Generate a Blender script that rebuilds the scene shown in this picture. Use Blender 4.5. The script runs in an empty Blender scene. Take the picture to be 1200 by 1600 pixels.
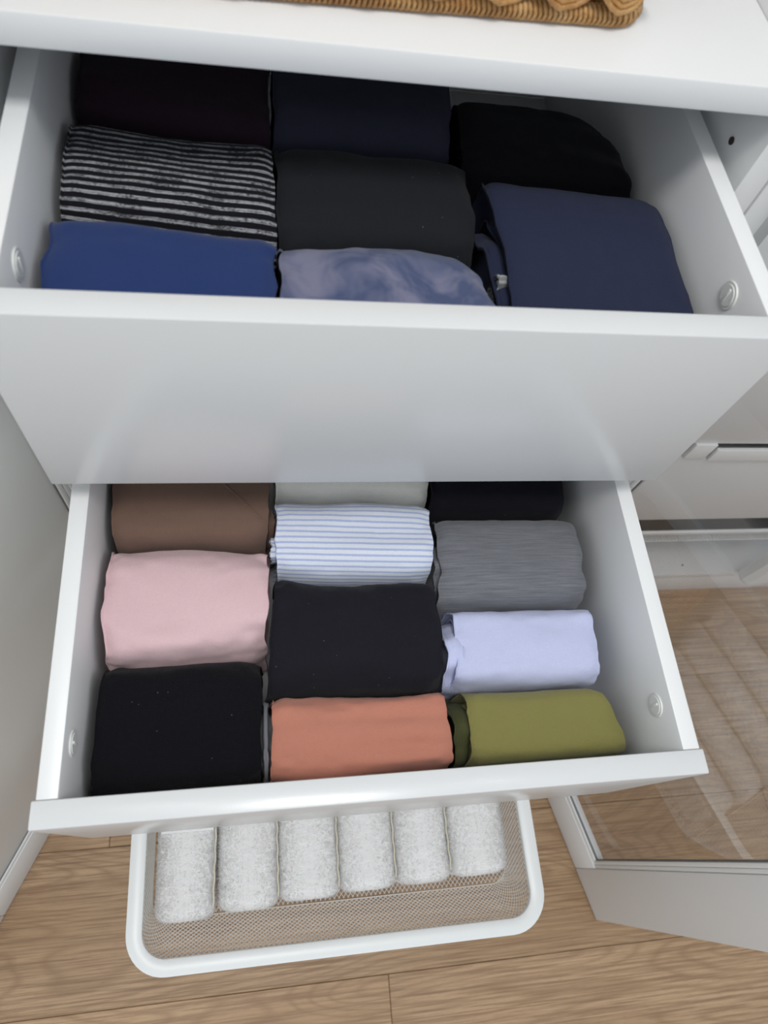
import bpy, bmesh, math, random
import numpy as np
from mathutils import Vector, Matrix
from mathutils.bvhtree import BVHTree

SC = bpy.context.scene
COL = SC.collection
random.seed(4)

# ------------------------------------------------------------ camera, light, exposure
cam_d = bpy.data.cameras.new('camera')
cam_d.sensor_fit = 'VERTICAL'
cam_d.sensor_height = 9.8
cam_d.lens = 9.8 * 1100.9 / 1600.0
cam_d.clip_start = 0.02
cam_d.dof.use_dof = True
cam_d.dof.focus_distance = 0.62
cam_d.dof.aperture_fstop = 2.0
cam = bpy.data.objects.new('camera', cam_d)
cam.location = (-0.0832, -0.1941, 1.1404)
cam.rotation_euler = (0.4555, -0.1492, -0.0876)
COL.objects.link(cam)
SC.camera = cam

w = bpy.data.worlds.new('room_light'); SC.world = w; w.use_nodes = True
w.node_tree.nodes['Background'].inputs[0].default_value = (0.88, 0.94, 1.0, 1)
w.node_tree.nodes['Background'].inputs[1].default_value = 0.81

def area(name, loc, target, sx, sy, power, col):
    l = bpy.data.lights.new(name, 'AREA'); l.shape = 'RECTANGLE'; l.size = sx; l.size_y = sy
    l.energy = power; l.color = col
    o = bpy.data.objects.new(name, l); COL.objects.link(o); o.location = loc
    o.rotation_euler = (Vector(target) - Vector(loc)).to_track_quat('-Z', 'Y').to_euler()
    return o
area('ceiling_lamp', (-0.10, -0.46, 2.45), (0, 0.0, 0.7), 0.60, 0.35, 14.5, (1.0, 0.985, 0.96))
SC.view_settings.view_transform = 'Standard'
SC.view_settings.look = 'None'
SC.view_settings.exposure = 0.0
SC.view_settings.gamma = 1.0
SC.view_settings.use_curve_mapping = False

# ------------------------------------------------------------ materials
def lin(c):
    return tuple(((v/255)/12.92 if v/255 <= .04045 else ((v/255+.055)/1.055)**2.4) for v in c) + (1,)

class NT:
    def __init__(s, name):
        s.m = bpy.data.materials.new(name); s.m.use_nodes = True
        s.t = s.m.node_tree; s.n = s.t.nodes; s.b = s.n['Principled BSDF']
    def new(s, t, **k):
        n = s.n.new(t)
        for a, v in k.items(): setattr(n, a, v)
        return n
    def link(s, a, b): s.t.links.new(a, b)
    def coord(s, kind='Object', scale=(1, 1, 1), loc=(0, 0, 0)):
        c = s.new('ShaderNodeTexCoord'); m = s.new('ShaderNodeMapping')
        m.inputs['Scale'].default_value = scale; m.inputs['Location'].default_value = loc
        s.link(c.outputs[kind], m.inputs[0]); return m.outputs[0]
    def noise(s, vec, scale, detail=3, rough=.5, dist=0):
        n = s.new('ShaderNodeTexNoise'); n.inputs['Scale'].default_value = scale
        n.inputs['Detail'].default_value = detail; n.inputs['Roughness'].default_value = rough
        n.inputs['Distortion'].default_value = dist
        s.link(vec, n.inputs['Vector']); return n.outputs['Fac']
    def ramp(s, fac, stops, interp='LINEAR'):
        r = s.new('ShaderNodeValToRGB'); r.color_ramp.interpolation = interp
        e = r.color_ramp.elements
        while len(e) < len(stops): e.new(.5)
        for i, (p, c) in enumerate(stops):
            e[i].position = p; e[i].color = c if len(c) == 4 else tuple(c) + (1,)
        s.link(fac, r.inputs[0]); return r.outputs[0]
    def math(s, op, a, b=None):
        n = s.new('ShaderNodeMath', operation=op)
        for i, v in enumerate((a, b)):
            if v is None: continue
            if isinstance(v, (int, float)): n.inputs[i].default_value = v
            else: s.link(v, n.inputs[i])
        return n.outputs[0]
    def mix(s, fac, a, b, mode='MIX'):
        n = s.new('ShaderNodeMix', data_type='RGBA', blend_type=mode)
        for i, v in ((0, fac), (6, a), (7, b)):
            if isinstance(v, (int, float)): n.inputs[i].default_value = v
            elif isinstance(v, tuple): n.inputs[i].default_value = v
            else: s.link(v, n.inputs[i])
        return n.outputs[2]
    def bump(s, h, strength, dist):
        n = s.new('ShaderNodeBump'); n.inputs['Strength'].default_value = strength
        n.inputs['Distance'].default_value = dist; s.link(h, n.inputs['Height'])
        s.link(n.outputs[0], s.b.inputs['Normal'])
    def set(s, **k):
        for a, v in k.items():
            i = s.b.inputs[a.replace('_', ' ')]
            if isinstance(v, (int, float, tuple)): i.default_value = v
            else: s.link(v, i)
        return s.m

def lacquer(name, col, rough=.38, spec=.5):
    t = NT(name); v = t.coord(scale=(1, 1, 1))
    n = t.noise(v, 900, 2)
    t.bump(n, .12, .0004)
    c = t.mix(t.noise(v, 6, 2), tuple(x*.97 for x in col[:3]) + (1,), col)
    return t.set(Base_Color=c, Roughness=rough, Specular_IOR_Level=spec)

WHITE = lacquer('white_lacquer', (.82, .83, .83, 1))
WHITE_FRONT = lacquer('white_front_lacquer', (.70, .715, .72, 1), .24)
METAL = lacquer('white_powder_coat', (.84, .86, .855, 1), .35)
PANE = lacquer('grey_panel', (.92, .925, .90, 1), .26)
PLASTIC = lacquer('ivory_plastic', (.84, .86, .83, 1), .45)
DARK = lacquer('dark_hole', (.04, .03, .025, 1), .7)
RUBBER = lacquer('dark_gasket', (.05, .05, .055, 1), .6)
GASKET = lacquer('grey_gasket', (.16, .16, .165, 1), .5)
GAP_SHADE = lacquer('gap_shade_black', (.004, .004, .005, 1), .9, .1)  # near-black that paints the shade of an open gap

def glass():
    t = NT('door_glass'); t.n.remove(t.b)
    tr = t.new('ShaderNodeBsdfTransparent'); tr.inputs[0].default_value = (.95, .94, .935, 1)
    gl = t.new('ShaderNodeBsdfGlossy'); gl.inputs['Roughness'].default_value = 0.0
    gl.inputs['Color'].default_value = (1, 1, 1, 1)
    fr = t.new('ShaderNodeFresnel'); fr.inputs[0].default_value = 1.45
    mx = t.new('ShaderNodeMixShader')
    t.link(t.math('MULTIPLY', fr.outputs[0], .24), mx.inputs[0]); t.link(tr.outputs[0], mx.inputs[1]); t.link(gl.outputs[0], mx.inputs[2])
    t.link(mx.outputs[0], t.n['Material Output'].inputs[0]); return t.m
GLASS = glass()

def wood():
    t = NT('oak_plank')
    uv = t.coord('UV', (1, 1, 1))
    rnd = t.new('ShaderNodeObjectInfo').outputs['Random']
    off = t.new('ShaderNodeCombineXYZ'); t.link(t.math('MULTIPLY', rnd, 37.0), off.inputs[0]); t.link(t.math('MULTIPLY', rnd, 11.0), off.inputs[1])
    ad = t.new('ShaderNodeVectorMath', operation='ADD'); t.link(uv, ad.inputs[0]); t.link(off.outputs[0], ad.inputs[1])
    def st(sx, sy):
        m = t.new('ShaderNodeVectorMath', operation='MULTIPLY'); t.link(ad.outputs[0], m.inputs[0]); m.inputs[1].default_value = (sx, sy, 1); return m.outputs[0]
    field = t.noise(st(1.3, 8.5), 1.0, 2, .35, .25)
    rings = t.math('FRACT', t.math('MULTIPLY', field, 34.0))
    rings = t.math('ABSOLUTE', t.math('SUBTRACT', rings, .5))
    rings = t.math('MULTIPLY', rings, 2.0)
    fine = t.noise(st(6, 300), 1.0, 4, .7)
    pores = t.noise(st(60, 1100), 1.0, 2, .6)
    broad = t.noise(st(1.5, 6), 1.0, 2, .5)
    base = t.ramp(broad, [(.3, (.42, .285, .175)), (.7, (.56, .40, .265))])
    c = t.mix(t.math('MULTIPLY', t.ramp(rings, [(0, (1, 1, 1)), (.5, (0, 0, 0))]), .55), base, (.29, .185, .11, 1))
    c = t.mix(t.ramp(fine, [(.38, (.95, .95, .95)), (.56, (0, 0, 0))]), c, (.27, .17, .105, 1))
    c = t.mix(t.ramp(pores, [(.30, (.5, .5, .5)), (.42, (0, 0, 0))]), c, (.25, .16, .10, 1))
    hsv = t.new('ShaderNodeHueSaturation'); t.link(c, hsv.inputs['Color'])
    t.link(t.math('ADD', t.math('MULTIPLY', rnd, .18), .92), hsv.inputs['Value'])
    hsv.inputs['Saturation'].default_value = 1.12
    t.bump(t.math('ADD', fine, t.math('MULTIPLY', rings, .3)), .25, .0006)
    return t.set(Base_Color=hsv.outputs[0], Roughness=.48, Specular_IOR_Level=.4)
WOOD = wood()

def wall_paint():
    t = NT('wall_paint'); t.bump(t.noise(t.coord(), 250, 3), .1, .001)
    return t.set(Base_Color=(.7, .7, .69, 1), Roughness=.8)
WALL = wall_paint()

def cloth(name, col, col2=None, kind='jersey', weave=.0009, amount=.35, sheen=.16, mott=.12):
    """fabric: UV is in metres (u along the roll, v around it)"""
    t = NT(name)
    uv = t.coord('UV')
    ob = t.coord('Object')
    base = tuple(col) + (1,)
    sep = t.new('ShaderNodeSeparateXYZ'); t.link(uv, sep.inputs[0])
    U, V = sep.outputs[0], sep.outputs[1]
    if kind == 'knit':
        a = t.math('SINE', t.math('MULTIPLY', U, 2*math.pi/weave)); b = t.math('SINE', t.math('MULTIPLY', V, 2*math.pi/(weave*1.3)))
    else:
        wob = t.math('MULTIPLY', t.noise(uv, 400, 2), weave*.6)
        a = t.math('SINE', t.math('MULTIPLY', t.math('ADD', U, wob), 2*math.pi/weave))
        b = t.math('SINE', t.math('MULTIPLY', t.math('ADD', V, wob), 2*math.pi/weave))
    wv = t.math('ADD', t.math('MULTIPLY', a, .5), t.math('MULTIPLY', b, .5))
    grain = t.noise(ob, 1400, 2, .6)
    c2 = tuple(v*(1-mott) for v in col) + (1,)
    c = t.mix(t.noise(ob, 45, 4, .6), c2, base)
    if kind == 'stripe':       # flecked grey bands on black
        wv2 = t.math('ADD', V, t.math('MULTIPLY', t.noise(uv, 26, 3), .0040))
        s = t.math('SINE', t.math('MULTIPLY', wv2, 2*math.pi/.0059))
        m = t.ramp(s, [(.22, (0, 0, 0)), (.42, (1, 1, 1))])
        sub = t.math('SINE', t.math('MULTIPLY', wv2, 2*math.pi/.0016))
        stv = t.new('ShaderNodeMapping'); stv.inputs['Scale'].default_value = (420, 900, 1); t.link(uv, stv.inputs[0])
        fl = t.noise(stv.outputs[0], 1.0, 3, .75)
        pat = t.noise(uv, 55, 3, .7)
        f = t.math('MULTIPLY', t.ramp(t.math('ADD', fl, t.math('MULTIPLY', t.math('SUBTRACT', pat, .5), .8)), [(.36, (.15, .15, .15)), (.56, (1, 1, 1))]), t.math('ADD', t.math('MULTIPLY', sub, .25), .75))
        c = t.mix(t.math('MULTIPLY', m, f), base, tuple(col2) + (1,))
    if kind == 'fine_stripe':
        wv2 = t.math('ADD', V, t.math('MULTIPLY', t.noise(uv, 22, 2), .0012))
        s = t.math('SINE', t.math('MULTIPLY', wv2, 2*math.pi/.0050))
        m = t.ramp(t.math('ADD', s, t.math('MULTIPLY', t.math('SUBTRACT', t.noise(uv, 300, 2), .5), .5)), [(.10, (0, 0, 0)), (.8, (.95, .95, .95))])
        c = t.mix(m, base, tuple(col2) + (1,))
    if kind == 'tiedye':
        n = t.noise(ob, 24, 3, .6, .8)
        c = t.mix(t.ramp(n, [(.40, (0, 0, 0)), (.62, (1, 1, 1))]), base, tuple(col2) + (1,))
    if kind == 'slub':
        stv = t.new('ShaderNodeMapping'); stv.inputs['Scale'].default_value = (30, 700, 1); t.link(uv, stv.inputs[0])
        n = t.noise(stv.outputs[0], 1.0, 4, .7)
        c = t.mix(t.ramp(n, [(.35, (0, 0, 0)), (.75, (1, 1, 1))]), base, tuple(col2) + (1,))
    if kind == 'lint':
        pass
    c = t.mix(t.ramp(grain, [(.3, (.22, .22, .22)), (.7, (0, 0, 0))]), c, tuple(v*.6 for v in col) + (1,))
    if kind in ('knit', 'lint') and max(col) < .03:
        vn = t.new('ShaderNodeTexVoronoi'); vn.inputs['Scale'].default_value = 160; t.link(ob, vn.inputs['Vector'])
        spot = t.math('LESS_THAN', vn.outputs['Distance'], .055)
        keep = t.math('GREATER_THAN', t.noise(ob, 120, 1), .56)
        c = t.mix(t.math('MULTIPLY', t.math('MULTIPLY', spot, keep), .35), c, (.5, .5, .5, 1))
    h = t.math('ADD', wv, t.math('MULTIPLY', grain, 1.5))
    t.bump(h, amount, .0005)
    return t.set(Base_Color=c, Roughness=.92, Specular_IOR_Level=.15, Sheen_Weight=sheen*(.35 if max(col) < .1 else 1), Sheen_Roughness=.45)

def terry():
    t = NT('white_terry'); ob = t.coord('Object')
    n = t.noise(ob, 700, 3, .7); vn = t.new('ShaderNodeTexVoronoi'); vn.inputs['Scale'].default_value = 620; t.link(ob, vn.inputs['Vector'])
    c = t.mix(n, (.93, .92, .90, 1), (.97, .97, .96, 1))
    t.bump(t.math('ADD', n, t.math('MULTIPLY', vn.outputs['Distance'], -1.0)), .5, .0012)
    return t.set(Base_Color=c, Roughness=.95, Specular_IOR_Level=.1, Sheen_Weight=.5, Subsurface_Weight=.8, Subsurface_Radius=(1.0, .95, .9), Subsurface_Scale=.004)
TERRY = terry()
def rattan():
    t = NT('rattan'); ob = t.coord('Object')
    n = t.noise(ob, 60, 3, .6); n2 = t.noise(ob, 600, 2, .6)
    c = t.ramp(n, [(.25, (.30, .13, .035)), (.5, (.50, .27, .09)), (.75, (.66, .42, .19))])
    c = t.mix(t.ramp(n2, [(.3, (.5, .5, .5)), (.6, (0, 0, 0))]), c, (.2, .09, .03, 1))
    t.bump(n2, .4, .0006)
    return t.set(Base_Color=c, Roughness=.45)
RATTAN = rattan()

# ------------------------------------------------------------ helpers
def finish(o, m, parent=None):
    if m and not o.data.materials: o.data.materials.append(m)
    COL.objects.link(o)
    if parent: o.parent = parent
    return o
def mesh_obj(name, verts, faces, m, parent=None, smooth=False, uvs=None):
    me = bpy.data.meshes.new(name)
    me.from_pydata([tuple(v) for v in verts], [], faces)
    if uvs is not None:
        l = me.uv_layers.new(name='UVMap')
        idx = np.empty(len(me.loops), dtype=np.int32); me.loops.foreach_get('vertex_index', idx)
        l.data.foreach_set('uv', np.asarray(uvs, dtype=np.float32)[idx].ravel())
    if smooth: me.polygons.foreach_set('use_smooth', [True]*len(me.polygons))
    me.update()
    return finish(bpy.data.objects.new(name, me), m, parent)

class BM:
    """collects shapes into ONE mesh object"""
    def __init__(s): s.bm = bmesh.new()
    def box(s, x0, x1, y0, y1, z0, z1, bev=0.0008, mat=None):
        r = bmesh.ops.create_cube(s.bm, size=1)
        for v in r['verts']:
            v.co = Vector(((x0+x1)/2 + v.co.x*(x1-x0), (y0+y1)/2 + v.co.y*(y1-y0), (z0+z1)/2 + v.co.z*(z1-z0)))
        vs = r['verts']
        if bev:
            es = list({e for v in vs for e in v.link_edges})
            b = bmesh.ops.bevel(s.bm, geom=es, offset=bev, segments=2, affect='EDGES', profile=.5)
            vs = list({v for f in b['faces'] for v in f.verts} | {v for v in vs if v.is_valid})
        if mat is not None:
            for v in vs: v.co = mat @ v.co
        return s
    def cyl(s, c, axis, r, h, seg=24, r2=None):
        q = Vector((0, 0, 1)).rotation_difference(Vector(axis)).to_matrix().to_4x4()
        bmesh.ops.create_cone(s.bm, cap_ends=True, segments=seg, radius1=r, radius2=r if r2 is None else r2, depth=h, matrix=Matrix.Translation(c) @ q)
        return s
    def build(s, name, m, parent=None, smooth=True):
        me = bpy.data.meshes.new(name)
        bmesh.ops.recalc_face_normals(s.bm, faces=s.bm.faces)
        s.bm.to_mesh(me); s.bm.free()
        if smooth:
            for p in me.polygons: p.use_smooth = True
            me.set_sharp_from_angle(angle=math.radians(40))
        return finish(bpy.data.objects.new(name, me), m, parent)

def tube(name, pts, r, m, parent=None, seg=6, closed=False, flat=1.0):
    v, f = tube_data(pts, r, seg, closed)
    return mesh_obj(name, v, f, m, parent, True)
def tube_data(pts, r, seg=6, closed=False, base=0):
    pts = [Vector(p) for p in pts]; n = len(pts); V = []; F = []
    up = Vector((0.13, 0.21, 1)).normalized()
    for i, p in enumerate(pts):
        a = pts[i-1] if (i > 0 or closed) else p; b = pts[(i+1) % n] if (i < n-1 or closed) else p
        d = (b-a).normalized(); s = d.cross(up)
        if s.length < .05: s = d.cross(Vector((1, 0, 0)))
        s.normalize(); u = s.cross(d)
        rr = r[i] if hasattr(r, '__len__') else r
        for k in range(seg):
            t = 2*math.pi*k/seg; V.append(p + s*math.cos(t)*rr + u*math.sin(t)*rr)
    for i in range(n if closed else n-1):
        j = (i+1) % n
        for k in range(seg):
            l = (k+1) % seg; F.append((base+i*seg+k, base+i*seg+l, base+j*seg+l, base+j*seg+k))
    if not closed:
        F.append(tuple(base+k for k in range(seg))[::-1]); F.append(tuple(base+(n-1)*seg+k for k in range(seg)))
    return V, F

def empty(name, loc):
    o = bpy.data.objects.new(name, None); o.location = loc; o.empty_display_size = .05; COL.objects.link(o); return o
def thing(name, label, cat, loc=(0, 0, 0), group=None):
    o = empty(name, loc); tag(o, label, cat, group); return o
def tag(o, label, cat, group=None):
    o['label'] = label; o['category'] = cat
    if group: o['group'] = group
    return o
def adopt(parent):
    """children were built in world coordinates: keep them there"""
    bpy.context.view_layer.update()
    inv = parent.matrix_world.inverted()
    for c in parent.children: c.matrix_parent_inverse = inv

# numpy value noise
_rs = np.random.RandomState(7); _T = _rs.rand(64, 64, 64)
def vnoise(x, y, z):
    x, y, z = [np.asarray(a, float) for a in (x, y, z)]
    xi, yi, zi = np.floor(x).astype(int), np.floor(y).astype(int), np.floor(z).astype(int)
    fx, fy, fz = x-xi, y-yi, z-zi
    fx, fy, fz = [f*f*(3-2*f) for f in (fx, fy, fz)]
    g = lambda a, b, c: _T[(xi+a) % 64, (yi+b) % 64, (zi+c) % 64]
    def L(a, b, t): return a + (b-a)*t
    return L(L(L(g(0,0,0), g(1,0,0), fx), L(g(0,1,0), g(1,1,0), fx), fy), L(L(g(0,0,1), g(1,0,1), fx), L(g(0,1,1), g(1,1,1), fx), fy), fz)*2-1

# ------------------------------------------------------------ the setting
FZ = 0.0
floor = BM().box(-2.4, 2.6, -2.25, .98, -.03, -.0085, 0).build('floor', RUBBER); floor['kind'] = 'structure'
def plank(x0, x1, y0, y1):
    g = .0003; b = .0007; z1 = 0; z0 = -.008
    x0 += g; x1 -= g; y0 += g; y1 -= g
    V = [(x0, y0, z0), (x1, y0, z0), (x1, y1, z0), (x0, y1, z0), (x0, y0, z1-b), (x1, y0, z1-b), (x1, y1, z1-b), (x0, y1, z1-b),
         (x0+b, y0+b, z1), (x1-b, y0+b, z1), (x1-b, y1-b, z1), (x0+b, y1-b, z1)]
    F = [(3, 2, 1, 0)] + [(i, (i+1) % 4, 4+(i+1) % 4, 4+i) for i in range(4)] + [(4+i, 4+(i+1) % 4, 8+(i+1) % 4, 8+i) for i in range(4)] + [(8, 9, 10, 11)]
    o = mesh_obj('plank', V, F, WOOD, floor, False, [(v[0], v[1]) for v in V])
    return o
PW = .1915; YJ = -.1625
butts = {-1: [.726], -2: [.081, -1.0], -3: [-.6, .9], 0: [-.3, .95], 1: [.35], -4: [-.45, .7], -5: [.2], 2: [0.0], -6: [-.5, .6]}
for k in range(-11, 6):
    y0 = YJ + k*PW; y1 = y0+PW
    # row -1 is the one just in front of joint A
    xs = [-2.4] + sorted(butts.get(k, [.3+.4*math.sin(k*2.3)])) + [2.6]
    for a, b in zip(xs, xs[1:]): plank(a, b, y0, y1)
wall = BM().box(-2.4, 2.6, .80, .84, 0, 2.5, 0).build('wall_back', WALL); wall['kind'] = 'structure'

# ------------------------------------------------------------ wardrobes
YC = .18
def hole(c, axis, r=.0026, parent=None):
    return BM().cyl(c, axis, r, .0012, 12).build('peg_hole', DARK, parent)

def carcass(t, x0, x1, top=2.01, back=.76, yc=YC):
    """x0, x1: outer faces"""
    P = .018
    BM().box(x0, x0+P, yc, back, 0.0, top).build('side_panel', WHITE, t)
    BM().box(x1-P, x1, yc, back, 0.0, top).build('side_panel', WHITE, t)
    BM().box(x0+P, x1-P, yc+.004, back-.008, .072, .090).build('bottom_panel', WHITE, t)
    BM().box(x0+P, x1-P, yc+.006, yc+.022, 0, .0715).build('plinth', WHITE, t)
    BM().box(x0+P, x1-P, yc, back-.008, top-.018, top).build('top_panel', WHITE, t)
    BM().box(x0+P, x1-P, back-.008, back-.003, .09, top-.018, 0).build('back_panel', WHITE, t)

def drawer(t, cx, y, z, hw=.2235, hb=.2209, ts=.0127, tf=.0167, H=.1706, depth=.43, caps=True):
    """y: outer face of the front, z: top of the rim; one mesh for the base, sub-parts for the rest"""
    yb = y+tf; ye = yb+depth
    d = BM().box(cx-hb+ts, cx+hb-ts, yb, ye-ts, z-.160, z-.152, .0003).build('drawer', WHITE, t)
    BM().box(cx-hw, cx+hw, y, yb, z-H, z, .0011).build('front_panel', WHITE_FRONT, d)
    for s in (-1, 1):
        a, b = sorted((cx+s*hb, cx+s*(hb-ts)))
        BM().box(a, b, yb+.0002, ye, z-.163, z-.0003, .0006).build('side_panel', WHITE, d)
        # metal runner under the side
        a, b = sorted((cx+s*(hb-.001), cx+s*(hb+.009)))
        BM().box(a, b, yb+.06, ye+.06, z-.150, z-.125, .0008).build('runner', METAL, d)
        if caps:
            xi = cx + s*(hb-ts)
            q = Matrix.Rotation(-s*math.pi/2, 4, 'Y')
            cap = BM(); cy, cz = y+.052, z-.0215
            cap.cyl((xi-s*.0006, cy, cz), (-s, 0, 0), .0090, .0010, 32, .0086)
            cap.cyl((xi-s*.0014, cy, cz), (-s, 0, 0), .0070, .0005, 32, .0067)
            cap.box(min(xi-s*.0014, xi-s*.0024), max(xi-s*.0014, xi-s*.0024), cy-.0009, cy+.0009, cz-.0048, cz+.0048, .0003)
            cap.build('fitting_cap', PLASTIC, d)
    BM().box(cx-hb+ts, cx+hb-ts, ye-ts, ye, z-.152, z-.006, .0006).build('back_panel', WHITE, d)
    return d

def rrect(x0, x1, y0, y1, r, n=8):
    P = []
    for cx, cy, a0 in ((x1-r, y0+r, -90), (x1-r, y1-r, 0), (x0+r, y1-r, 90), (x0+r, y0+r, 180)):
        for k in range(n+1):
            a = math.radians(a0 + 90*k/n); P.append((cx+r*math.cos(a), cy+r*math.sin(a)))
    return P
def densify(P, step):
    out = []
    for i in range(len(P)):
        a, b = P[i], P[(i+1) % len(P)]; L = math.dist(a, b); k = max(1, int(L/step))
        for j in range(k): out.append((a[0]+(b[0]-a[0])*j/k, a[1]+(b[1]-a[1])*j/k))
    return out

def wire_basket(t, x0, x1, y0, y1, z, deep=.10, slope=.040, rimw=.0158, pitch=.0056, name='mesh_basket'):
    """rounded steel rim is the part, its wire mesh a sub-part"""
    n = 10
    prof = [(0, 0), (0, -.0075), (.0015, -.0095), (rimw-.0015, -.0095), (rimw, -.008), (rimw, -.0012), (rimw-.0012, 0), (.0025, .0008)]
    prof = [(0, -.001), (0, -.0085), (.0012, -.0100), (rimw-.001, -.0100), (rimw, -.0085), (rimw, -.0012), (rimw-.0015, 0), (.0015, 0)]
    V = []; F = []; m = len(prof); rings = []
    base = rrect(x0, x1, y0, y1, .042, n)
    N = len(base)
    for off, dz in prof:
        r = .042-off; rings.append([(p[0], p[1], z+dz) for p in rrect(x0+off, x1-off, y0+off, y1-off, r, n)])
    for rg in rings: V += rg
    for i in range(m):
        for k in range(N):
            j = (i+1) % m; l = (k+1) % N
            F.append((i*N+k, i*N+l, j*N+l, j*N+k))
    rim = mesh_obj(name, V, F, METAL, t, True)
    rim.data.set_sharp_from_angle(angle=math.radians(50))
    # wires
    o1 = rimw*.55
    top = rrect(x0+o1, x1-o1, y0+o1, y1-o1, .042-o1, n)
    bot = rrect(x0+o1+.003, x1-o1-.003, y0+slope+.006, y1-o1-.006, .020, n)
    cum = [0]
    for k in range(N): cum.append(cum[-1] + math.dist(top[k], top[(k+1) % N]))
    per = cum[-1]; cumA = np.array(cum); TA = np.array(top+[top[0]]); BA = np.array(bot+[bot[0]])
    def S(s, u):
        s = s % per; a = np.array([np.interp(s, cumA, TA[:, 0]), np.interp(s, cumA, TA[:, 1])]); b = np.array([np.interp(s, cumA, BA[:, 0]), np.interp(s, cumA, BA[:, 1])])
        # slight bulge: wall curves into the floor
        uu = u; c = a+(b-a)*(uu**1.15); return (c[0], c[1], z-.009-(deep-.009)*(1-(1-u)**1.25))
    V = []; F = []
    cnt = int(per/pitch); run = deep*.70
    for sg in (1, -1):
        for i in range(cnt):
            s0 = i*per/cnt
            pts = [S(s0+sg*run*u, u) for u in np.linspace(0, 1, 9)]
            v, f = tube_data(pts, .00042, 3, False, len(V)); V += v; F += f
    # floor of the basket: two families of diagonals clipped to the bottom rectangle
    bx0, bx1, by0, by1 = x0+o1+.006, x1-o1-.006, y0+slope+.008, y1-o1-.008; zb = z-deep
    k = 1.25
    for sg in (1, -1):
        c = by0 - k*(bx1-bx0) - .01
        while c < by1 + k*(bx1-bx0):
            # y = c + sg*k*(x-bx0 or bx1-x)
            xs = []
            f0 = (lambda x: c+k*(x-bx0)) if sg > 0 else (lambda x: c+k*(bx1-x))
            X0 = bx0 + max(0, (by0-c)/k); X1 = bx0 + min(bx1-bx0, (by1-c)/k)
            if X1 > X0+.002:
                if sg > 0: P = [(X0, f0(X0)), (X1, f0(X1))]
                else: P = [(bx0+bx1-X0, f0(bx0+bx1-X0)), (bx0+bx1-X1, f0(bx0+bx1-X1))]
                v, f = tube_data([(a, b, zb) for a, b in P], .00042, 3, False, len(V)); V += v; F += f
            c += pitch*1.25
    wm = mesh_obj('wire_mesh', V, F, METAL, rim); wm['kind'] = 'stuff'
    edge = tube('bottom_wire', [(a, b, z-deep) for a, b in bot], .0005, METAL, rim, 6, True)
    for s, xx in ((-1, x0), (1, x1)):
        a, b = sorted((xx+s*.0005, xx+s*.0035))
        BM().box(a, b, y0+.30, y1-.03, z-.014, z-.003, .0004).build('runner', METAL, rim)
    return rim

def leaf(t, hinge, d, length, height, side, pane, stile=.072, rail=.078, th=.019, z0=.004, hs=.008):
    """framed door leaf; hinge (x,y) is on its visible face, d its direction, side = +1 if the thickness lies to the left of d"""
    d = Vector((d[0], d[1], 0)).normalized(); nrm = Vector((-d.y, d.x, 0))*side
    M = Matrix(((d.x, nrm.x, 0, hinge[0]), (d.y, nrm.y, 0, hinge[1]), (0, 0, 1, z0), (0, 0, 0, 1)))
    if M.to_3x3().determinant() < 0: flip = True
    top = height
    fr = BM().box(0, stile-hs, 0, th, 0, top, .0012, M).build('door', WHITE, t)     # hinge stile carries the leaf
    BM().box(length-stile, length, 0, th, 0, top, .0012, M).build('stile', WHITE, fr)
    BM().box(stile-hs+.0004, length-stile-.0004, .0004, th-.0004, 0, rail, .0006, M).build('bottom_rail', WHITE, fr)
    BM().box(stile-hs+.0004, length-stile-.0004, .0004, th-.0004, top-rail, top, .0006, M).build('top_rail', WHITE, fr)
    # gasket and glazing beads around the opening
    a0, a1, c0, c1 = stile-hs, length-stile, rail, top-rail
    def ring(i0, i1):
        return ((a0+i0, a0+i1, c0+i0, c1-i0), (a1-i1, a1-i0, c0+i0, c1-i0), (a0+i1, a1-i1, c0+i0, c0+i1), (a0+i1, a1-i1, c1-i1, c1-i0))
    g = BM()
    for (p, q, r, s) in ring(.0106, .0116): g.box(p, q, .0028, .0060, r, s, .0002, M)
    g.build('gasket', GASKET, fr)
    for (p, q, r, s) in ring(0, .0052) + ring(.0052, .0106): BM().box(p, q, .0012, .0072, r, s, .0014, M).build('glazing_bead', METAL, fr)
    BM().box(a0+.006, a1-.006, .0045, .0085, c0+.006, c1-.006, .0002, M).build('glass_pane' if pane is GLASS else 'door_panel', pane, fr)
    return fr

# main wardrobe
W = thing('wardrobe', 'white open wardrobe with two pulled-out drawers of clothes and a mesh basket', 'wardrobe', (0, .45, 0))
carcass(W, -.250, .250)
BM().box(-.2318, .2318, YC, .74, .9020, .9195, .0012).build('shelf', WHITE, W)
for y in (.2125,):
    hole((.2316, y, .863), (1, 0, 0), .0026, W)
for z in (.703, .735, .767, .799, .831, .95, .982, 1.014):
    hole((.2316, .2125, z), (1, 0, 0), .0026, W); hole((-.2316, .2125, z), (1, 0, 0), .0026, W)
drawer(W, 0, .0466, .860)
drawer(W, .0009, -.1681, .6557)
BASK = wire_basket(W, -.2265, .2275, -.2950, .235, .270)
# right-hand glass door, swung open past ninety degrees
leaf(W, (.351-.2434*.328, -.147+.9699*.328), (.2434, -.9699), .506, 1.96, 1, GLASS, rail=.070, hs=.020)
adopt(W)

# neighbour on the left, whose door stands open beside us
WL = thing('wardrobe', 'white neighbouring wardrobe at far left whose open door has a plain grey panel', 'wardrobe', (-.5, .45, 0))
carcass(WL, -.752, -.252)
leaf(WL, (-.382+.43684*.343, -.144+.89954*.343), (-.43684, -.89954), .515, 1.96, -1, PANE, hs=.025)
adopt(WL)

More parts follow.
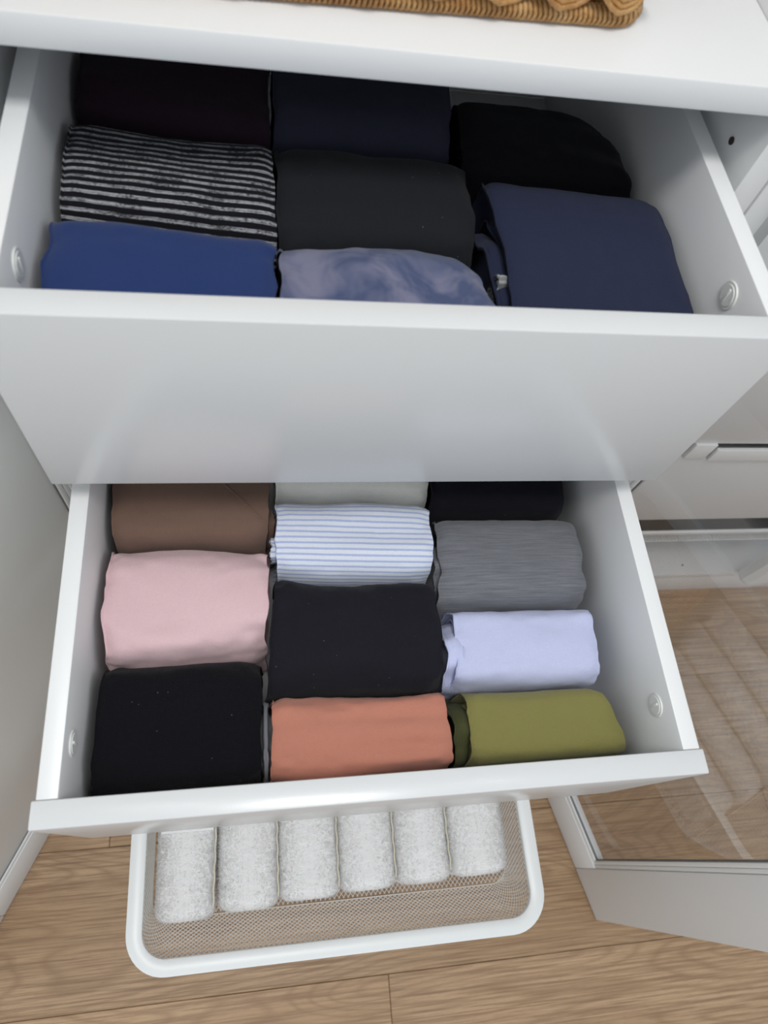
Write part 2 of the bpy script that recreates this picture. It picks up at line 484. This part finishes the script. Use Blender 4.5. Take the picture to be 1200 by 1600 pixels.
# neighbour on the right, seen through the glass
WR = thing('wardrobe', 'white neighbouring wardrobe with closed drawers seen through the glass door at right', 'wardrobe', (.76, .45, 0))
carcass(WR, .252, 1.25)
for z in (.484, .690, .896):
    drawer(WR, .751, YC+.007, z, .478, .470, H=.175, caps=False)
BM().box(.436, 1.228, YC+.002, YC+.0065, .4845, .508, .0006).build('drawer_rail', METAL, WR)
BM().box(.405, .432, YC+.004, YC+.010, .486, .516, .0006).build('drawer_rail', METAL, WR)
BM().box(.272, 1.23, YC+.0085, .60, .268, .3085, .0003).build('gap_shade_block', GAP_SHADE, WR)  # black box added for the shade in the gap between drawer and basket
bk = BM()
r2 = wire_basket(WR, .274, 1.228, YC+.006, .66, .265, .036, -.004)
hole((.636, .2, .0902), (0, 0, 1), .0016, WR)
# bevelled upright in front of the neighbour's side panel
V = []; prof = [(.722, .162), (.730, .153), (.758, .153), (.767, .162), (.767, .177), (.722, .177)]
for zz, ins in ((.104, .010), (.114, 0), (2.0, 0)):
    cx = sum(p[0] for p in prof)/6; cy = sum(p[1] for p in prof)/6
    for (x, y) in prof: V.append((x+(cx-x)*ins*20, y+(cy-y)*ins*20, zz))
F = [tuple(range(6))[::-1], (12, 13, 14, 15, 16, 17)] + [(a*6+k, a*6+(k+1) % 6, a*6+6+(k+1) % 6, a*6+6+k) for a in (0, 1) for k in range(6)]
mesh_obj('upright_strip', V, F, METAL, WR)
adopt(WR)

# ------------------------------------------------------------ folded clothes
def roll_mesh(q, z0, z1, pw=3.0, pe=7.0, amp=.0018, seed=0., nu=90, nv=120, slump=0., lean=0., inset=0., axis='x', endcurl=.012, hi=0., dome=0.):
    """q: footprint corners back-left, back-right, front-right, front-left. superelliptic section swept left to right"""
    q = [np.array(p, float) for p in q]
    if inset:
        c = sum(q)/4; q = [c+(p-c)*(1-inset) for p in q]
    # along parameter: tube plus inward curl at each end
    u = np.linspace(-1, 1, nu); u = np.sign(u)*(1-(1-np.abs(u))**1.5)
    th = np.linspace(0, 2*np.pi, nv, endpoint=False)
    c, s = np.cos(th), np.sin(th)
    cy = np.sign(c)*np.abs(c)**(2/pw); cz = np.sign(s)*np.abs(s)**(2/pw)
    # rows: centre of the left dimple, inner curl, body, inner curl, centre
    rows = []
    Lx = np.linalg.norm((q[1]+q[2]-q[0]-q[3])/2)
    for k in (0.0, .3, .62, .80): rows.append((-1 + endcurl/Lx*2*(1-k*.3), k))
    for k in (.90, .955, .985): rows.append((-1 + (.004*(1-((k-.9)/.1)))/Lx*2, k))
    for uu in u: 
        a = abs(uu); sc = (1-a**pe*.0) if a < .9 else (1-.0)
        e = max(0, (a-(1-.012/Lx*2))/(.012/Lx*2))
        rows.append((uu, 1 - .06*e**2.2))
    for k in (.985, .955, .90): rows.append((1 - (.004*(1-((k-.9)/.1)))/Lx*2, k*.97))
    for k in (.80, .62, .3, 0.0): rows.append((1 - endcurl/Lx*2*(1-k*.3), k))
    rows = [(a, min(b, 1)) for a, b in rows]
    U = np.array([r[0] for r in rows])[:, None]; K = np.array([r[1] for r in rows])[:, None]
    CY = cy[None, :]*K; CZ = cz[None, :]*K
    # wrinkle field
    lx = U*Lx/2; n1 = vnoise(lx*38+seed, CY*1.6+seed*1.3, CZ*1.6+3.1)
    n2 = vnoise(lx*14+seed*2, CY*2.6+9, CZ*2.6+seed); n3 = vnoise(lx*95+seed, CY*6+2, CZ*6+seed)
    edge = np.clip((np.abs(U)-.72)/.28, 0, 1)
    h = 1.35*amp*(n2*.9 + n1*(.35+.9*edge) + n3*.16*(1+2*edge))
    H = (z1-z0); Ly = np.linalg.norm((q[0]-q[3]+q[1]-q[2])/2)
    a = (CY*(1 + 2*h/Ly)+1)/2; b = (U+1)/2
    # edge of the fold wanders
    wob = vnoise(CY*3+seed*5, CZ*3+seed, U*0+1.7)*.0022 + vnoise(CY*9+seed, CZ*9, U*0)*.0006
    b = b + np.sign(U)*edge*wob/Lx
    XY = (1-a)[..., None]*((1-b)[..., None]*q[3]+b[..., None]*q[2]) + a[..., None]*((1-b)[..., None]*q[0]+b[..., None]*q[1])
    Z = z0 + H*(CZ+1)/2 + h*np.clip(CZ*1.5, 0, 1) - slump*H*(np.abs(U)**3)*(CZ > 0)*np.clip(CZ, 0, 1) + lean*U*np.clip(CZ, 0, 1)
    Z = Z + dome*(1-U**2)*np.clip(CZ, 0, 1)
    Z = np.maximum(Z, z0)
    R, C = Z.shape
    V = np.stack([XY[..., 0], XY[..., 1], Z], -1).reshape(-1, 3)
    # arc length for uv
    d = np.linalg.norm(np.diff(np.stack([(cy+1)/2*Ly, (cz+1)/2*H], 1), axis=0, append=[[(cy[0]+1)/2*Ly, (cz[0]+1)/2*H]]), axis=1)
    arc = np.concatenate([[0], np.cumsum(d)[:-1]])
    uvu = np.repeat((U*Lx/2), C, 1) + (1-K)*.03
    uvs = np.stack([uvu.ravel(), np.repeat(arc[None, :], R, 0).ravel()], 1)
    i = np.arange(R-1)[:, None]; k = np.arange(C)[None, :]; k2 = (k+1) % C
    F = np.stack([i*C+k, i*C+k2, (i+1)*C+k2, (i+1)*C+k], -1).reshape(-1, 4)
    return V, F, uvs

def np_obj(name, V, F, m, parent=None, uvs=None):
    me = bpy.data.meshes.new(name); nV, nF = len(V), len(F)
    me.vertices.add(nV); me.vertices.foreach_set('co', np.asarray(V, np.float32).ravel())
    me.loops.add(nF*4); me.loops.foreach_set('vertex_index', np.asarray(F, np.int32).ravel())
    me.polygons.add(nF); me.polygons.foreach_set('loop_start', np.arange(0, nF*4, 4, dtype=np.int32))
    me.polygons.foreach_set('use_smooth', [True]*nF)
    if uvs is not None:
        l = me.uv_layers.new(name='UVMap'); l.data.foreach_set('uv', np.asarray(uvs, np.float32)[np.asarray(F).ravel()].ravel())
    me.update(); me.validate()
    bm = bmesh.new(); bm.from_mesh(me); bmesh.ops.remove_doubles(bm, verts=bm.verts, dist=1e-6); bmesh.ops.recalc_face_normals(bm, faces=bm.faces); bm.to_mesh(me); bm.free()
    return finish(bpy.data.objects.new(name, me), m, parent)

def surface_line(body, pts, r, name, m, parent, lift=.0002, n=40):
    bvh = BVHTree.FromPolygons([v.co.copy() for v in body.data.vertices], [tuple(p.vertices) for p in body.data.polygons])
    out = []
    pts = [Vector((p[0], p[1], 0)) for p in pts]
    for i in range(len(pts)-1):
        for k in range(n if i == len(pts)-2 else n):
            p = pts[i].lerp(pts[i+1], k/(n-1))
            hit = bvh.ray_cast(Vector((p.x, p.y, 2)), Vector((0, 0, -1)))
            if hit[0]: out.append(hit[0]+Vector((0, 0, lift)))
    if len(out) > 2: return tube(name, out, r, m, parent, 6)

GU = 'folded clothes in the upper drawer'; GL = 'folded clothes in the lower drawer'
SD = [0.]
def garment(label, q, z0, z1, m, group, parts=(), name='folded_shirt', cat='clothing', **kw):
    SD[0] += 3.37
    cx = sum(p[0] for p in q)/4; cy = sum(p[1] for p in q)/4
    t = thing(name, label, cat, (cx, cy, z0), group)
    V, F, uv = roll_mesh(q, z0, z1, seed=SD[0], **kw)
    b = np_obj('outer_fold', V, F, m, t, uv)
    # the rolled layers that show in the open end of the roll
    c = np.array([cx, cy])
    for k, (sc, ex) in enumerate(((.80, -.0030), (.50, -.0055))):
        qq = []
        Lx = .5*(q[1][0]+q[2][0]-q[0][0]-q[3][0])
        sx = 1 + 2*ex/Lx
        for p in q: qq.append((cx+(p[0]-cx)*sx, cy+(p[1]-cy)*sc))
        hz = (z1-z0)*(1-sc)/2
        V, F, uv = roll_mesh(qq, z0+hz, z1-hz, seed=SD[0]+k+1, pw=2.6, nu=24, nv=48, amp=.0022)
        np_obj('inner_fold', V, F, m, t, uv)
    for (lab, pq, pz0, pz1, pm, pn, pkw) in parts:
        SD[0] += 1.7
        V, F, uv = roll_mesh(pq, pz0, pz1, seed=SD[0], **pkw)
        o = np_obj(pn, V, F, pm or m, t, uv)
        if lab: o['label'] = lab
    adopt(t)
    return t, b

CR = dict(amp=.0045, nu=40, nv=70, pw=2.3)
C = dict(
 plum=cloth('plum_jersey', (.024, .013, .022)), slate=cloth('slate_jersey', (.034, .036, .060)),
 black=cloth('black_jersey', (.0055, .0055, .008)), char=cloth('charcoal_jersey', (.0165, .0175, .021), kind='lint'),
 stripe=cloth('black_grey_stripe', (.008, .008, .011), (.50, .51, .54), 'stripe'),
 blue=cloth('royal_blue_jersey', (.022, .047, .165)), tie=cloth('blue_grey_tie_dye', (.215, .22, .32), (.070, .095, .19), 'tiedye'),
 navy=cloth('navy_knit', (.026, .032, .070), kind='knit', weave=.0012, amount=.4), 
 scrap=cloth('grey_rib', (.22, .23, .24), (.5, .5, .5), 'fine_stripe'),
 brown=cloth('brown_jersey', (.20, .125, .095)), cream=cloth('cream_cotton', (.88, .87, .80)),
 ink=cloth('ink_black', (.008, .008, .013), kind='lint'), pink=cloth('pale_pink_jersey', (.82, .58, .61), mott=.06),
 bst=cloth('white_blue_stripe', (.80, .85, .95), (.42, .50, .80), 'fine_stripe', mott=.04),
 grey=cloth('grey_slub', (.145, .15, .168), (.25, .26, .285), 'slub'),
 blk2=cloth('soft_black', (.014, .014, .020), kind='lint'), lav=cloth('lavender', (.63, .67, .93), mott=.05),
 knit=cloth('black_knit', (.006, .006, .009), kind='knit', weave=.0013, amount=.5),
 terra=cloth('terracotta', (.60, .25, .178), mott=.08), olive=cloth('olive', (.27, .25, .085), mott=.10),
 olive_shade=cloth('olive_in_shade', (.08, .085, .035)), gry2=cloth('light_slate', (.30, .31, .34)))  # second olive: the same cloth with its shade put into the colour

zu, zut = .708+.0006, .8165          # drawer floor, crest (upper)
zl, zlt = .5037+.0006, .6075
# upper drawer, back to front
garment('dark plum folded top, back left of the upper drawer', [(-.2030, .345), (-.074, .345), (-.0735, .2535), (-.2030, .2700)], zu, zut, C['plum'], GU, pw=4.2)
garment('dark slate blue folded top, back middle of the upper drawer', [(-.072, .345), (.063, .345), (.056, .258), (-.071, .2525)], zu, zut+.002, C['slate'], GU, pw=3.6)
garment('black folded top with sloping end, back right behind the navy knit', [(.066, .322), (.176, .312), (.200, .236), (.064, .232)], zu, zut, C['black'], GU, pw=4.0, slump=.06)
garment('black folded top with flecked grey stripes', [(-.2030, .2600), (-.0725, .2500), (-.0710, .1560), (-.2030, .1700)], zu, zut, C['stripe'], GU, pw=4.0)
garment('charcoal folded top in the centre of the upper drawer', [(-.0705, .250), (.062, .254), (.062, .1580), (-.0705, .1560)], zu, zut, C['char'], GU, pw=3.6, slump=.04)
garment('navy knitted sweater folded large, front right of the upper drawer', [(.074, .231), (.2005, .226), (.1985, .0680), (.0735, .0680)], zu, zut+.003, C['navy'], GU,
  parts=[(None, [(.0655, .205), (.082, .205), (.082, .075), (.070, .075)], zu, zut-.006, C['navy'], 'sleeve_fold', dict(CR)),
         ('small grey ribbed scrap', [(.068, .135), (.076, .135), (.0755, .122), (.069, .122)], zu+.05, zut+.0005, C['scrap'], 'ribbed_lining', dict(amp=.0005, nu=16, nv=24, pw=2.4, endcurl=.002))],
  name='folded_sweater', pw=4.6, amp=.0014)
garment('royal blue folded top behind the upper drawer front', [(-.2030, .1675), (-.073, .1520), (-.0725, .0680), (-.2030, .0680)], zu, zut+.007, C['blue'], GU, pw=4.4, slump=.02)
garment('blue grey tie-dyed folded top behind the upper drawer front', [(-.0700, .1580), (.049, .1555), (.072, .0680), (-.0700, .0680)], zu, zut+.007, C['tie'], GU, pw=3.8, slump=.05)
# lower drawer
_, bro = garment('brown folded top, back left of the lower drawer', [(-.2030, .130), (-.0755, .130), (-.0790, .0395), (-.2005, .0400)], zl, zlt, C['brown'], GL,
  parts=[(None, [(-.080, .085), (-.0725, .085), (-.0725, .045), (-.080, .045)], zl, zlt-.014, C['brown'], 'sleeve_fold', dict(CR))], pw=3.6)
seam = surface_line(bro, [(-.125, .102), (-.084, .058)], .0008, 'seam', C['brown'], bro.parent, .0003)
seam.matrix_parent_inverse = bro.matrix_parent_inverse
garment('cream folded top behind the blue-striped one', [(-.0705, .160), (.063, .160), (.0625, .0785), (-.0705, .0820)], zl, zlt, C['cream'], GL, pw=4.0)
garment('black folded top, back right of the lower drawer', [(.0645, .150), (.193, .150), (.188, .0640), (.0635, .0680)], zl, zlt-.001, C['ink'], GL, pw=4.0)
garment('pale pink folded top, left of the lower drawer', [(-.2030, .0385), (-.0765, .0360), (-.0810, -.0510), (-.2000, -.0560)], zl, zlt+.002, C['pink'], GL, pw=3.7, amp=.0026)
garment('white folded top with thin blue stripes', [(-.0725, .0805), (.0620, .0765), (.0575, .0040), (-.0720, .0105)], zl, zlt+.001, C['bst'], GL,
  parts=[(None, [(-.0755, .046), (-.070, .046), (-.070, .026), (-.0755, .026)], zlt-.035, zlt-.006, C['bst'], 'sleeve_fold', dict(CR, amp=.002, endcurl=.002))], pw=3.5, amp=.0016)
garment('heathered mid grey folded top, right of the lower drawer', [(.0665, .0625), (.192, .0610), (.192, -.0215), (.0600, -.0205)], zl, zlt+.001, C['grey'], GL,
  parts=[(None, [(.060, .040), (.072, .045), (.070, -.010), (.0595, -.010)], zl, zlt-.008, C['grey'], 'sleeve_fold', dict(CR))], pw=3.5, slump=.04)
garment('soft black folded top in the centre of the lower drawer', [(-.0735, .0090), (.0570, .0035), (.0565, -.0855), (-.0815, -.0855)], zl, zlt+.003, C['blk2'], GL, pw=3.7, amp=.0022)
garment('lavender folded top, right of the lower drawer', [(.0690, -.0205), (.190, -.0255), (.1860, -.0895), (.0655, -.0865)], zl, zlt-.001, C['lav'], GL,
  parts=[(None, [(.0615, -.028), (.074, -.026), (.074, -.084), (.0585, -.084)], zl, zlt-.004, C['lav'], 'sleeve_fold', dict(CR))], pw=3.8, amp=.0018)
garment('black knitted sweater flecked with lint, front left of the lower drawer', [(-.2000, -.0565), (-.0845, -.0520), (-.0850, -.1475), (-.2025, -.1475)], zl, zlt-.002, C['knit'], GL, name='folded_sweater', pw=4.2)
garment('light slate cloth squeezed between the black knit and terracotta top', [(-.0838, -.082), (-.0805, -.082), (-.0805, -.148), (-.0838, -.148)], zl, zlt-.012, C['gry2'], GL, amp=.0003, endcurl=.0005, nu=24, nv=60, name='folded_cloth')
garment('terracotta folded top behind the lower drawer front', [(-.0780, -.0865), (.0540, -.0880), (.0560, -.1475), (-.0795, -.1475)], zl, zlt+.001, C['terra'], GL, pw=4.0, amp=.0024)
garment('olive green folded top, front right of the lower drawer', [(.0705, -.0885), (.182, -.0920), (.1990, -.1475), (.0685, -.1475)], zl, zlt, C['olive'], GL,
  parts=[('shaded crumpled olive sleeve', [(.0575, -.090), (.076, -.090), (.076, -.149), (.0585, -.149)], zl, zlt-.008, C['olive_shade'], 'sleeve_fold', dict(CR, amp=.006))], pw=4, amp=.0016)

# ------------------------------------------------------------ rolled terry cloths in the mesh basket
ztb, ztt = .1716, .232
HEM = cloth('cream_hem', (.88, .82, .66))
def terry_roll(label, x0, x1, xf0, xf1, y0, y1, seed, border=False):
    t = thing('terry_washcloth', label, 'washcloth', ((x0+x1)/2, (y0+y1)/2, ztb), 'rolled white washcloths in the mesh basket')
    nu, nv = 230, 300
    # swept along y; corners given as (back-left..): reuse with swapped axes
    tt = np.linspace(0, 2*np.pi, nv, endpoint=False); c, s = np.cos(tt), np.sin(tt); pw = 4.6
    cx = np.sign(c)*np.abs(c)**(2/pw); cz = np.sign(s)*np.abs(s)**(2/pw)
    U = np.linspace(0, 1, nu); L = y1-y0
    # front end rounds over
    fr = .017/L; K = np.ones(nu)
    a = np.clip(1-U/fr, 0, 1); K = (1-a**3.2)**(1/3.2)
    bk = np.clip(1-(1-U)/fr, 0, 1); K = K*(1-bk**3.2)**(1/3.2); K[0] = K[-1] = 0
    U2 = U.copy(); K = K[:, None]; Uc = U[:, None]
    X0 = xf0+(x0-xf0)*Uc; X1 = xf1+(x1-xf1)*Uc
    CX = cx[None, :]*K; CZ = cz[None, :]*K
    X = (X0+X1)/2 + CX*(X1-X0)/2; Z = ztb+(ztt-ztb)*(CZ+1)/2; Y = y0+L*Uc+0*CX
    n = vnoise(X*35+seed, Y*35, Z*35+seed)*.0016 + vnoise(X*160+seed, Y*160, Z*160)*.0004 + vnoise(X*260, Y*260+seed, Z*260)*.0006 + vnoise(X*420, Y*420+seed, Z*420)*.0004
    # normals
    nx = cx[None, :]*K; nz = cz[None, :]*K; ny = -(1-K)*(Uc < .5)+(1-K)*(Uc > .5)
    ln = np.sqrt(nx**2+ny**2+nz**2)+1e-6
    side = 1-np.clip(np.abs(CX)-.8, 0, .2)*3.2
    X = X+nx/ln*n*side; Y = Y+ny/ln*n; Z = np.maximum(Z+nz/ln*n*.9, ztb)
    V = np.stack([X, Y, Z], -1).reshape(-1, 3); R, Cc = X.shape
    i = np.arange(R-1)[:, None]; k = np.arange(Cc)[None, :]; k2 = (k+1) % Cc
    F = np.stack([i*Cc+k, i*Cc+k2, (i+1)*Cc+k2, (i+1)*Cc+k], -1).reshape(-1, 4)
    b = np_obj('terry_roll', V, F, TERRY, t)
    # standing pile loops over the part that shows
    rg = np.random.RandomState(int(seed)); P3 = V.reshape(R, Cc, 3); N3 = np.stack([nx/ln, ny/ln+0*nx, nz/ln], -1)
    ii = rg.randint(2, int(R*.72), 15000); kk = rg.randint(0, Cc, 15000); ok = N3[ii, kk, 2] > -.25; ii, kk = ii[ok], kk[ok]
    p = P3[ii, kk] + rg.normal(0, .0004, (len(ii), 3)); nn = N3[ii, kk] + rg.normal(0, .55, (len(ii), 3)); nn /= np.linalg.norm(nn, axis=1)[:, None]
    sd = np.cross(nn, rg.normal(0, 1, (len(ii), 3))); sd /= np.linalg.norm(sd, axis=1)[:, None]
    bd = np.cross(nn, sd); ll = rg.uniform(.0011, .0021, (len(ii), 1)); ww = .00022
    q = np.stack([p-sd*ww, p+sd*ww, p+nn*ll*.6+bd*ll*.2+sd*ww, p+nn*ll*.6+bd*ll*.2-sd*ww, p+nn*ll*.75+bd*ll*.75+sd*ww*.8, p+nn*ll*.75+bd*ll*.75-sd*ww*.8], 1)
    q[..., 2] = np.maximum(q[..., 2], ztb); bi = np.arange(len(ii))[:, None]*6
    Fq = np.concatenate([bi+np.array([[0, 1, 2, 3]]), bi+np.array([[3, 2, 4, 5]])], 0)
    me = bpy.data.meshes.new('pile'); VV = q.reshape(-1, 3)
    me.vertices.add(len(VV)); me.vertices.foreach_set('co', VV.astype(np.float32).ravel()); me.loops.add(len(Fq)*4); me.loops.foreach_set('vertex_index', Fq.astype(np.int32).ravel())
    me.polygons.add(len(Fq)); me.polygons.foreach_set('loop_start', np.arange(0, len(Fq)*4, 4, dtype=np.int32)); me.polygons.foreach_set('use_smooth', [True]*len(Fq)); me.update()
    po = finish(bpy.data.objects.new('pile', me), TERRY, t); po['kind'] = 'stuff'
    # stitched hem along the right upper edge
    pts = []
    for yy in np.linspace(y0+.012, y1-.01, 60):
        f = (yy-y0)/L; pts.append((xf1+(x1-xf1)*f-.0008+.0004*math.sin(yy*300+seed), yy, ztt-.0035+.0008*math.sin(yy*90+seed)))
    if x1 < .19:
        h = tube('hem', pts, .0009, HEM, t, 6); h['label'] = 'cream stitched hem'
    if border:
        BMx = BM()
        for k in range(8):
            BMx.cyl(((x0+x1)/2, -.158+.0040*k, ztt+.0006), (1, 0, 0), .0028, (x1-x0)*.86, 10)
        BMx.build('woven_border', TERRY, t)
    adopt(t)
XB = [-.2050, -.1370, -.0690, .0000, .0670, .1330, .2040]
YF = [-.2515, -.2470, -.2435, -.2400, -.2385, -.2360]
LB = ['rolled white washcloth at the left end of the row, with a ribbed border band', 'rolled white washcloth, second from the left in the mesh basket', 'rolled white washcloth, third from the left in the mesh basket',
      'rolled white washcloth, fourth from the left in the mesh basket', 'rolled white washcloth, fifth from the left in the mesh basket', 'rolled white washcloth at the right end of the row']
for i in range(6):
    terry_roll(LB[i], XB[i]+.0002, XB[i+1]-.0002, XB[i]+.0002, XB[i+1]-.0002 - (.004 if i in (0,) else 0), YF[i], YF[i]+.155, 11.3*i+2, i == 0)

# ------------------------------------------------------------ wicker basket on the shelf
K_ = thing('wicker_basket', 'honey brown wicker basket with braided border on the white shelf top', 'basket', (.124, .2165, .9195))
bx0, bx1, by0, by1, bz = -.215, .1420, .2165, .40, .9197
R0 = .022
def along(path):
    P = [Vector((p[0], p[1], 0)) for p in path]; cum = [0]
    for i in range(len(P)): cum.append(cum[-1]+(P[(i+1) % len(P)]-P[i]).length)
    def f(s):
        s = s % cum[-1]
        import bisect
        i = max(0, min(len(P)-1, bisect.bisect_right(cum, s)-1)); d = P[(i+1) % len(P)]-P[i]
        return P[i]+d*((s-cum[i])/max(1e-9, cum[i+1]-cum[i])), d.normalized()
    return f, cum[-1]
path = rrect(bx0, bx1, by0, by1, R0, 10)
f, per = along(rrect(bx0+.006, bx1-.006, by0+.006, by1-.006, R0-.006, 10))
core = [tuple(f(per*k/160)[0]+Vector((0, 0, bz+.0058))) for k in range(160)]
tube('base_ring', core, .0040, RATTAN, K_, 8, True)
V = []; F = []; turns = int(per/.0030)
rn = random.Random(3)
for k in range(turns):
    s = per*k/turns; pts = []
    for j in range(9):
        a = 2*math.pi*j/9; p, d = f(s + .0016*math.cos(a)); nrm = Vector((d.y, -d.x, 0))
        pts.append(p+nrm*(.0047*math.cos(a))+Vector((0, 0, bz+.0058+.0046*math.sin(a))))
    v, fc = tube_data(pts, .00125+.0003*rn.random(), 5, True, len(V)); V += v; F += fc
wr = mesh_obj('wrapping_strand', V, F, RATTAN, K_, True); wr['kind'] = 'stuff'
# scalloped open border: overlapping bundles of strands
f2, per2 = along(rrect(bx0+.004, bx1-.004, by0+.004, by1-.004, R0-.004, 10))
ns = int(per2/.034)
for k in range(ns):
    V = []; F = []
    for b in range(5):
        pts = []
        for j in range(15):
            tt = j/14; p, d = f2(per2*(k/ns) + tt*.074 + b*.0008); nrm = Vector((d.y, -d.x, 0))
            dip = math.sin(math.pi*tt)
            zz = bz+.046-.035*dip + b*.0030*(0.35+.65*(1-dip)) + .0012*b
            out = .0045 + .0065*math.sin(math.pi*tt)*(1 if tt < .5 else .6) - .0016*b - .010*tt
            pts.append(p+nrm*out+Vector((0, 0, zz)))
        v, fc = tube_data(pts, .0016, 5, False, len(V)); V += v; F += fc
    mesh_obj('border_loop', V, F, RATTAN, K_, True)
# woven wall above
V = []; F = []
nst = int(per2/.012); f3, per3 = along(rrect(bx0+.012, bx1-.012, by0+.012, by1-.012, R0-.008, 10))
for k in range(nst):
    p, d = f3(per3*k/nst); nrm = Vector((d.y, -d.x, 0))
    v, fc = tube_data([p+Vector((0, 0, bz+.008)), p+nrm*.004+Vector((0, 0, bz+.06)), p+nrm*.010+Vector((0, 0, bz+.11))], .0018, 5, False, len(V)); V += v; F += fc
o = mesh_obj('stake', V, F, RATTAN, K_, True); o['kind'] = 'stuff'
for r in range(14):
    pts = []
    for k in range(nst*2):
        p, d = f3(per3*k/(nst*2)); nrm = Vector((d.y, -d.x, 0))
        pts.append(p+nrm*(.004+.004*(r/14)+.0026*math.cos(math.pi*(k+r)))+Vector((0, 0, bz+.050+.0042*r)))
    tube('woven_strand', pts, .0020, RATTAN, K_, 5, True)
BM().box(bx0+.014, bx1-.014, by0+.014, by1-.014, bz+.004, bz+.009, .001).build('base', RATTAN, K_)
adopt(K_)
K_.rotation_euler = (0, 0, .051)
